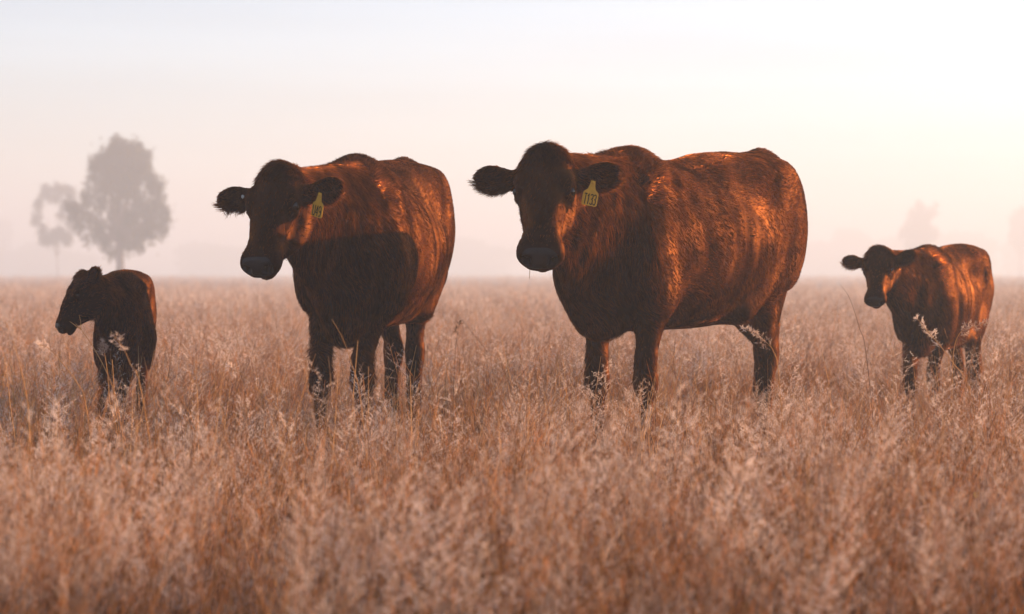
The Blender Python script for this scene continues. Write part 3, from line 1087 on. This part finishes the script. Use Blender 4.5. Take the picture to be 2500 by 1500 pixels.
if GRASS:
    rg = np.random.default_rng(11)
    near_p = [panicle(rg, rg.uniform(.44, .56), rg.uniform(.05, .35), .0013, 18, 13, .085) for _ in range(10)]
    mid_p = [panicle(rg, rg.uniform(.42, .56), rg.uniform(.05, .4), .0018, 9, 5, .12, 1.7) for _ in range(6)]
    far_p = [panicle(rg, rg.uniform(.40, .55), rg.uniform(.05, .4), .006, 6, 3, .16, 5.0) for _ in range(5)]
    def blade(rg, H, bend, wd):
        V, Fq, cl = stem_tmpl(rg, H, bend, wd, 4)
        return V, Fq, np.zeros(len(Fq), int)
    near_b = [blade(rg, rg.uniform(.28, .58), rg.uniform(.02, .45), .0021) for _ in range(8)]
    glint_b = []
    for _ in range(6):
        V_, F_, c_ = stem_tmpl(rg, rg.uniform(.36, .62), rg.uniform(.02, .35), .0026, 4)
        glint_b.append((V_, F_, np.full(len(F_), 2)))
    def clump(x, y): return vnoise(x, y, 3.2, 3) + .7 * vnoise(x, y, 9.0, 5)
    parts = []
    def layer(tm, n, y0, y1, lo, hi, margin=.7, thr=-.9, tilt=.12, hvar=.16):
        x, y = field_points(n, y0, y1, margin)
        c = clump(x, y)
        keep = c + rng.normal(0, .6, len(x)) > thr
        x, y, c = x[keep], y[keep], c[keep]
        parts.append(scatter(tm, x, y, lo, hi, 1 + hvar * np.clip(c, -1.5, 1.5), tilt))
    def tussocks(nt_, y0, y1, margin, kinds, hmul=1.0):
        cx_, cy_ = field_points(nt_, y0, y1, margin)
        c = vnoise(cx_, cy_, 1.3, 8)
        k = c + rng.normal(0, .5, nt_) > -.75
        cx_, cy_ = cx_[k], cy_[k]; n = len(cx_)
        size = rng.uniform(.05, .16, n); hh = hmul * rng.uniform(.66, 1.16, n) * np.clip(.68 + (cy_ - 4.0) * .3, .66, 1) * np.where((cy_ > 6.5) & (cy_ < 13), .70, 1)
        wx = rng.normal(.05, .10, n); wy = rng.normal(0, .08, n)
        for tm, per, tilt in kinds:
            i = rng.integers(0, n, n * per)
            dx = rng.normal(0, 1, len(i)); dy = rng.normal(0, 1, len(i))
            parts.append(scatter(tm, cx_[i] + dx * size[i], cy_[i] + dy * size[i], .72, 1.08, hh[i], tilt,
                                 (dx * .13 + wx[i], dy * .13 + wy[i])))
    tussocks(210, 4.3, 11.0, .7, [(near_p, 17, .07), (near_b, 36, .10)])
    tussocks(34, 4.1, 6.0, .5, [(near_p, 16, .08), (near_b, 24, .1)], 1.0)
    tussocks(190, 4.0, 11.0, .7, [(near_b, 60, .10), (glint_b, 4, .12), (near_p, 5, .1)], .86)
    layer(glint_b, 2600, 4.6, 14, .6, 1.0, tilt=.14, thr=-1.2)
    layer(near_p, 800, 4.2, 11, .70, 1.08, hvar=.1, tilt=.16)
    layer(near_b, 9000, 4.0, 12.0, .4, .9, tilt=.25, thr=-1.3)
    tussocks(900, 11, 26, 1.2, [(mid_p, 14, .06), (near_b, 18, .10)])
    layer(mid_p, 7000, 11.5, 28, .62, 1.0, 1.5)
    layer(near_b, 6000, 11.5, 24, .7, 1.1, 1.0, tilt=.2)
    layer(far_p, 26000, 28, 90, .6, 1.0, 4, hvar=.2)
    layer(far_p, 34000, 90, 330, .7, 1.2, 10, hvar=.25)
    Vs, Fs, Ms, b0 = [], [], [], 0
    for V, Fq, Mi in parts:
        Vs.append(V); Fs.append(Fq + b0); Ms.append(Mi); b0 += len(V)
    gr = mesh_obj('grass', np.concatenate(Vs), np.concatenate(Fs), [M_STEM, M_SEED, M_GLINT], fmat=np.concatenate(Ms))
    tag(gr, kind='stuff', label='frosted dry seeding grass covering the paddock', cat='grass')
    print('grass faces', len(gr.data.polygons))

# ------------------------------------------------------------------ trees
M_LEAF = mat_leafy('gum_leaves', (0.035, 0.04, 0.02), (0.09, 0.085, 0.04), 0.3, .8)
M_BARK = mat_simple('bark', (0.16, 0.12, 0.10), 0.9, 0.1, 0, .5, 4.0)

def tube_chain(bm, pts, radii, seg=8):
    rings = []
    for i, (p, r_) in enumerate(zip(pts, radii)):
        d = (pts[min(i + 1, len(pts) - 1)] - pts[max(i - 1, 0)]).normalized()
        a = d.orthogonal().normalized(); b = d.cross(a)
        rings.append([bm.verts.new(p + (a * math.cos(2 * math.pi * k / seg) + b * math.sin(2 * math.pi * k / seg)) * r_) for k in range(seg)])
    for r0, r1 in zip(rings[:-1], rings[1:]):
        for k in range(seg):
            bm.faces.new((r0[k], r0[(k + 1) % seg], r1[(k + 1) % seg], r1[k]))

def tree(loc, blobs, trunk_r, fork, nleaf, label, seed, leaf=.16, group=None):
    """blobs: (x, y, z, rx, ry, rz) foliage clumps in metres round the trunk base"""
    rd = random.Random(seed); rn = np.random.default_rng(seed)
    root = empty('tree', loc)
    tag(root, label, 'tree', group)
    bm = bmesh.new()
    f = Vector((rd.uniform(-.1, .1), 0, fork))
    tube_chain(bm, [Vector((0, 0, -.1)), Vector((.03, 0, fork * .5)), f], [trunk_r * 1.3, trunk_r, trunk_r * .85], 10)
    for b in blobs:
        e = Vector(b[:3]); m = f.lerp(e, .5) + Vector((rd.uniform(-.3, .3), rd.uniform(-.3, .3), rd.uniform(-.1, .4)))
        rr = trunk_r * .5
        tube_chain(bm, [f - Vector((0, 0, .2)), m, e], [rr, rr * .6, rr * .25], 6)
        for k in range(3):
            tip = e + Vector((rd.uniform(-1, 1) * b[3], rd.uniform(-1, 1) * b[4], rd.uniform(-.6, .9) * b[5])) * .8
            tube_chain(bm, [m.lerp(e, .6), tip], [rr * .3, rr * .1], 5)
    bm_obj('trunk', bm, M_BARK, root)
    vol = np.array([b[3] * b[4] * b[5] for b in blobs]); n = (nleaf * vol / vol.sum()).astype(int)
    P = []
    for b, k in zip(blobs, n):
        # small sprays inside each clump
        ns = max(8, k // 28)
        d = rn.normal(size=(ns, 3)); d /= np.linalg.norm(d, axis=1)[:, None]
        c = d * (rn.random((ns, 1)) ** .5) * np.array(b[3:6]) * 1.08 + np.array(b[:3])
        q = c[rn.integers(0, ns, k)] + rn.normal(size=(k, 3)) * np.array((.26, .26, .36)) * (.6 + .25 * min(b[3:6]))
        q[:, 2] -= np.abs(rn.normal(size=k)) * .25
        P.append(q)
    P = np.concatenate(P)
    k = len(P)
    a = rn.normal(size=(k, 3)); a[:, 2] -= 1.2; a /= np.linalg.norm(a, axis=1)[:, None]
    s_ = np.cross(a, rn.normal(size=(k, 3))); s_ /= np.linalg.norm(s_, axis=1)[:, None]
    L = leaf * rn.uniform(.6, 1.3, (k, 1))
    V = np.stack([P, P + a * L * .5 + s_ * L * .22, P + a * L, P + a * L * .5 - s_ * L * .22], 1).reshape(-1, 3)
    mesh_obj('crown', V, np.arange(len(V)).reshape(-1, 4), M_LEAF, root)
    return root

TY = 185.0
mpp = TY / FPX
def tb(cx, px, py, rx, ry, Y=TY):
    m = Y / FPX
    return ((px - cx) * m, random.uniform(-1, 1) * rx * m * .6, HC + (HZ - py) * m, rx * m, rx * m, ry * m)
cx = 293
blobs = [tb(cx, *b) for b in ((296, 350, 26, 16), (338, 356, 14, 16), (268, 376, 26, 22), (318, 380, 34, 22), (356, 384, 16, 20), (240, 392, 18, 16), (250, 405, 22, 20), (294, 410, 36, 20), (345, 408, 20, 24),
        (226, 436, 14, 22), (262, 445, 26, 18), (318, 446, 26, 22), (372, 440, 18, 26), (212, 478, 14, 18), (246, 484, 16, 20), (290, 482, 18, 16), (342, 488, 22, 18), (388, 482, 15, 24),
        (190, 512, 16, 22), (222, 525, 12, 26), (272, 520, 10, 22), (318, 528, 16, 14), (362, 522, 24, 22), (400, 526, 12, 22), (196, 552, 10, 18), (240, 556, 18, 14), (292, 556, 12, 14),
        (345, 560, 28, 16), (388, 556, 14, 16), (262, 584, 20, 12), (300, 592, 18, 12), (336, 590, 18, 10), (280, 612, 16, 8), (215, 575, 10, 12), (176, 500, 12, 14), (410, 505, 9, 20), (404, 548, 10, 14), (392, 450, 9, 16))]
tree(pw(cx, HZ, TY) - Vector((0, 0, HC)), blobs, .30, 3.4, 17000, 'tall spreading gum tree half hidden in mist behind the left calf', 3, leaf=.32)
TY2 = 285.0
cx2 = 140
blobs = [tb(cx2, *b, TY2) for b in ((112, 462, 14, 10), (145, 456, 16, 9), (172, 464, 14, 10), (96, 492, 9, 20), (128, 478, 16, 9), (90, 530, 9, 20), (106, 556, 14, 10),
        (160, 492, 10, 12), (180, 500, 12, 22), (172, 535, 9, 18), (140, 565, 22, 9), (188, 540, 10, 18), (118, 580, 22, 9), (165, 575, 16, 10), (150, 520, 9, 12))]
tree(pw(cx2, HZ, TY2) - Vector((0, 0, HC)), blobs, .05, 3.0, 7000, 'lower faint tree in the mist, left of and behind the tall gum tree', 4, leaf=.36)
TY3 = 500.0
cx3 = 2245
blobs = [tb(cx3, *b, TY3) for b in ((2246, 496, 14, 14), (2232, 520, 22, 14), (2282, 508, 9, 14), (2258, 522, 22, 16), (2240, 545, 30, 16), (2225, 565, 30, 20), (2265, 570, 26, 18), (2240, 600, 30, 20))]
tree(pw(cx3, HZ, TY3) - Vector((0, 0, HC)), blobs, .4, 4.0, 9000, 'very faint far tree in the mist above the right calf', 5, leaf=.55)
TY4 = 560.0
cx4 = 2490
blobs = [tb(cx4, *b, TY4) for b in ((2492, 520, 16, 16), (2478, 540, 18, 20), (2500, 548, 22, 24), (2474, 575, 14, 20), (2500, 590, 26, 26))]
tree(pw(cx4, HZ, TY4) - Vector((0, 0, HC)), blobs, .4, 4.0, 6000, 'very faint far tree at the right edge of the mist', 6, leaf=.55)

# far-off belt of woodland lost in the mist
Pw = []
rw = np.random.default_rng(21)
for px, py, rx, ry in ((2060, 585, 40, 24), (2110, 590, 30, 20), (2000, 610, 60, 18), (2340, 590, 60, 22), (2400, 600, 50, 20), (2190, 600, 60, 20), (10, 560, 22, 24), (-20, 590, 50, 30),
                       (60, 610, 50, 16), (470, 610, 60, 18), (1130, 600, 60, 16), (1900, 620, 60, 16), (2500, 610, 60, 24), (560, 620, 80, 14), (1180, 615, 80, 14), (2150, 625, 200, 22), (100, 630, 150, 16)):
    Y = 760.0; m = Y / FPX
    k = int(rx * ry * 1.1)
    d = rw.normal(size=(k, 3)); d /= np.linalg.norm(d, axis=1)[:, None]; d *= rw.random((k, 1)) ** .4
    q = d * np.array((rx, rx, ry)) * m + np.array(((px - 1250) * m, Y + rw.uniform(-20, 20), HC + (HZ - py) * m))
    Pw.append(q)
    # stems and lower canopy down to the ground
    q2 = q.copy(); q2[:, 2] = rw.random(k) * (HC + (HZ - py) * m); Pw.append(q2)
Pw = np.concatenate(Pw); k = len(Pw)
a = rw.normal(size=(k, 3)); a /= np.linalg.norm(a, axis=1)[:, None]
s_ = np.cross(a, rw.normal(size=(k, 3))); s_ /= np.linalg.norm(s_, axis=1)[:, None]
L = rw.uniform(.8, 1.7, (k, 1))
V = np.stack([Pw, Pw + a * L * .5 + s_ * L * .3, Pw + a * L, Pw + a * L * .5 - s_ * L * .3], 1).reshape(-1, 3)
wd_ = mesh_obj('far_woodland', V, np.arange(len(V)).reshape(-1, 4), M_LEAF)
tag(wd_, 'far-off belt of trees dissolving in the mist', 'woodland', kind='stuff')

# ------------------------------------------------------------------ single stalks that stand out
M_STALK = mat_leafy('golden_stalk', (0.40, 0.20, 0.07), (0.70, 0.40, 0.16), 0.3, 9.0)
M_DSTALK = mat_leafy('dark_stalk', (0.10, 0.06, 0.035), (0.20, 0.12, 0.06), 0.2, 9.0)
def stalk(path, Y, label, head=None, r_=.0022, mat=None, extra=None, group=None):
    """path: pixels from the tip downwards at depth Y, carried on to the ground; head=(share of the path, spread, branches)"""
    mat = mat or M_STALK
    P3 = [pw(px, py, Y) for px, py in path]
    d = (P3[-1] - P3[-2]).normalized()
    if P3[-1].z > 0.02:
        dz = min(d.z, -.75); dd = Vector((d.x * .4, 0, dz)).normalized()
        P3.append(P3[-1] + dd * (P3[-1].z / -dd.z))
    base = P3[-1]
    root = empty('grass_stalk', base)
    tag(root, label, 'grass stalk', group)
    L = [p - base for p in P3]
    fine = []
    for i in range(len(L) - 1):
        p0 = L[max(i - 1, 0)]; p1 = L[i]; p2 = L[i + 1]; p3 = L[min(i + 2, len(L) - 1)]
        for k in range(5):
            t = k / 5
            fine.append(.5 * ((2 * p1) + (p2 - p0) * t + (2 * p0 - 5 * p1 + 4 * p2 - p3) * t * t + (3 * p1 - p0 - 3 * p2 + p3) * t ** 3))
    fine.append(L[-1])
    bm = bmesh.new()
    n = len(fine)
    tube_chain(bm, fine, [r_ * (.35 + .65 * i / n) for i in range(n)], 5)
    for e in extra or []:
        q = [pw(px, py, Y) - base for px, py in e]
        tube_chain(bm, q, [r_ * .8] * (len(q) - 1) + [r_ * .3], 5)
    bm_obj('stem', bm, mat, root)
    if head:
        share, spread, nb = head
        VV, FF = [], []
        c = 0
        up = [np.array(q) for q in fine]
        m = max(2, int(n * share))
        for i in range(nb):
            u = (i + .5) / nb * (m - 1)
            j = int(u); p = up[j] + (up[min(j + 1, n - 1)] - up[j]) * (u - j)
            ax = up[0] - up[min(m, n - 1)]; ax = ax / (np.linalg.norm(ax) + 1e-9)
            dv = ax * .75 + rng.normal(size=3) * .55; dv /= np.linalg.norm(dv)
            Lb = spread * (.35 + .75 * u / (m - 1)) * rng.uniform(.6, 1.2)
            tip = p + dv * Lb
            VV.append(quad_strip(p, tip, .0008)); FF.append((c, c + 1, c + 2, c + 3)); c += 4
            for k in range(9):
                q = p + dv * Lb * rng.uniform(.25, 1)
                d2 = dv * .6 + rng.normal(size=3) * .5; d2 /= np.linalg.norm(d2)
                VV.append(quad_strip(q, q + d2 * rng.uniform(.008, .02), .0012)); FF.append((c, c + 1, c + 2, c + 3)); c += 4
        mesh_obj('seed_head', np.concatenate(VV), np.array(FF), M_SEED if mat is M_STALK else mat, root)
    return root

stalk([(250, 838), (256, 870), (262, 915), (268, 985), (285, 1060)], 8.6, 'upright seed head in front of the left calf, in sharp focus', (.30, .035, 22), .0025)
stalk([(193, 770), (197, 788), (199, 806), (225, 845), (262, 915), (290, 1010)], 8.4, 'forked golden stalk crossing under the left calf\'s chin', None, .0022, extra=[[(199, 806), (186, 797), (170, 785)], [(198, 803), (184, 791)]])
stalk([(92, 842), (118, 850), (150, 885), (190, 940), (210, 1000)], 7.8, 'stalk bending left, its thin head left of the left calf', (.30, .03, 14), .0024)
stalk([(278, 822), (300, 850), (318, 890), (345, 960)], 7.0, 'blurred pale seed head in front of the left calf\'s chest', (.40, .035, 9), .0020)
stalk([(12, 782), (30, 830), (45, 880), (62, 960), (70, 1040)], 6.8, 'tall feathery stalk at the left edge of the field', (.30, .04, 14), .0022)
stalk([(273, 878), (276, 925), (279, 985), (290, 1070)], 8.0, 'short golden leafless stalk right beside the sharp seed head', None, .0032)
stalk([(560, 897), (600, 922), (640, 965), (690, 1030)], 8.0, 'thin branching stalk leaning left, left of the left cow\'s legs', (.22, .03, 10), .002)
stalk([(1817, 803), (1845, 818), (1870, 835), (1890, 862), (1902, 925)], 8.6, 'drooping seed head in front of the right cow\'s hind leg', (.60, .035, 24), .0022)
stalk([(2050, 694), (2075, 730), (2098, 800), (2116, 872)], 9.6, 'single dark bare stem curving up left of the right calf', None, .0014, M_DSTALK)
stalk([(2238, 776), (2262, 806), (2290, 838), (2330, 890), (2365, 950)], 9.6, 'long seed head slanting across the right calf\'s chest', (.50, .045, 26), .0028)
stalk([(2405, 790), (2370, 800), (2345, 812), (2330, 850), (2325, 930)], 9.8, 'seed head nodding right in front of the right calf\'s flank', (.50, .045, 22), .0024)
stalk([(1112, 760), (1150, 810), (1190, 860), (1240, 930)], 7.4, 'thin dark stem slanting between the two cows', None, .0009, M_DSTALK)
stalk([(1122, 785), (1112, 850), (1108, 930), (1106, 1020)], 7.8, 'upright dark stalk right of the left cow', (.2, .012, 4), .0013, M_DSTALK)
stalk([(810, 780), (838, 830), (858, 890), (880, 980)], 7.8, 'thin stalk crossing the left cow\'s brisket', None, .0018)
# straw hanging from the right cow's lips
lipw = cowB.l2w(cowB.hp(.555, .0, -.075))
st = empty('straw', pw(1294, 648, lipw.y - .01))
tag(st, 'single dry straw hanging from the lips of the cow tagged T133', 'straw')
bm = bmesh.new()
tube_chain(bm, [Vector((.002, 0, .022)), Vector((0, 0, 0)), Vector((-.001, 0, -.025)), Vector((-.0025, 0, -.052))], [.0014, .0014, .0012, .0008], 5)
bm_obj('stem', bm, M_DSTALK, st)
# pale curled leaf and one yellow flower among the grass
def blade_leaf(name, px, py, Y, ln, wd, rz, mat, label, cat):
    bm = bmesh.new()
    rows = []
    for i in range(7):
        t = i / 6
        w_ = wd * math.sin(math.pi * min(.97, t + .06)) ** .7
        z = .012 * math.sin(t * 3.0)
        rows.append([bm.verts.new((ln * (t - .5), k * w_, z + abs(k) * w_ * .5)) for k in (-1, 0, 1)])
    for r0, r1 in zip(rows[:-1], rows[1:]):
        for k in range(2):
            bm.faces.new((r0[k], r0[k + 1], r1[k + 1], r1[k]))
    bmesh.ops.solidify(bm, geom=bm.faces[:], thickness=.001)
    o = bm_obj(name, bm, mat)
    o.location = pw(px, py, Y); o.rotation_euler = (R(65), R(-14), rz)
    tag(o, label, cat)
    return o
blade_leaf('dry_leaf', 1716, 1166, 5.9, .036, .005, .1, M_STALK, 'pale curled dry leaf caught in the grass below the right cow', 'leaf')
M_YEL = mat_simple('yellow_petal', (0.62, 0.55, 0.04), .6, .2)
root = empty('wildflower', pw(2385, 1209, 6.6)); root.location.z = 0
tag(root, 'tiny yellow wildflower in the grass at lower right', 'flower')
zc = pw(2385, 1209, 6.6).z
bm = bmesh.new()
tube_chain(bm, [Vector((0, 0, 0)), Vector((.01, 0, zc * .5)), Vector((0, 0, zc))], [.0015, .0012, .001], 5)
bm_obj('stem', bm, M_DSTALK, root)
bm = bmesh.new()
for k in range(6):
    a = k * math.pi / 3
    c = Vector((math.cos(a), .45 * math.sin(a), math.sin(a))) * .0055
    m4 = Matrix.Translation(c + Vector((0, 0, zc))) @ Matrix.Diagonal((.9, .5, .9, 1))
    bmesh.ops.create_icosphere(bm, subdivisions=1, radius=.0042, matrix=m4)
bm_obj('petals', bm, M_YEL, root)

# ------------------------------------------------------------------ mist
HAZE = True
if HAZE:
    bm = bmesh.new()
    bmesh.ops.create_cube(bm, size=1)
    lo = Vector((-1500, -200, -1.0)); hi = Vector((1500, 2600, 20.5))
    for v in bm.verts:
        v.co = Vector([(lo[i] + hi[i]) / 2 + v.co[i] * (hi[i] - lo[i]) for i in range(3)])
    m, t, out = new_mat('mist')
    pv = t.nodes.new('ShaderNodeVolumePrincipled')
    pv.inputs['Color'].default_value = (0.70, 0.80, 0.90, 1)
    pv.inputs['Density'].default_value = 0.0041
    pv.inputs['Anisotropy'].default_value = 0.22
    t.links.new(pv.outputs['Volume'], out.inputs['Volume'])
    hz = bm_obj('haze', bm, m, smooth=False)
    tag(hz, kind='stuff')
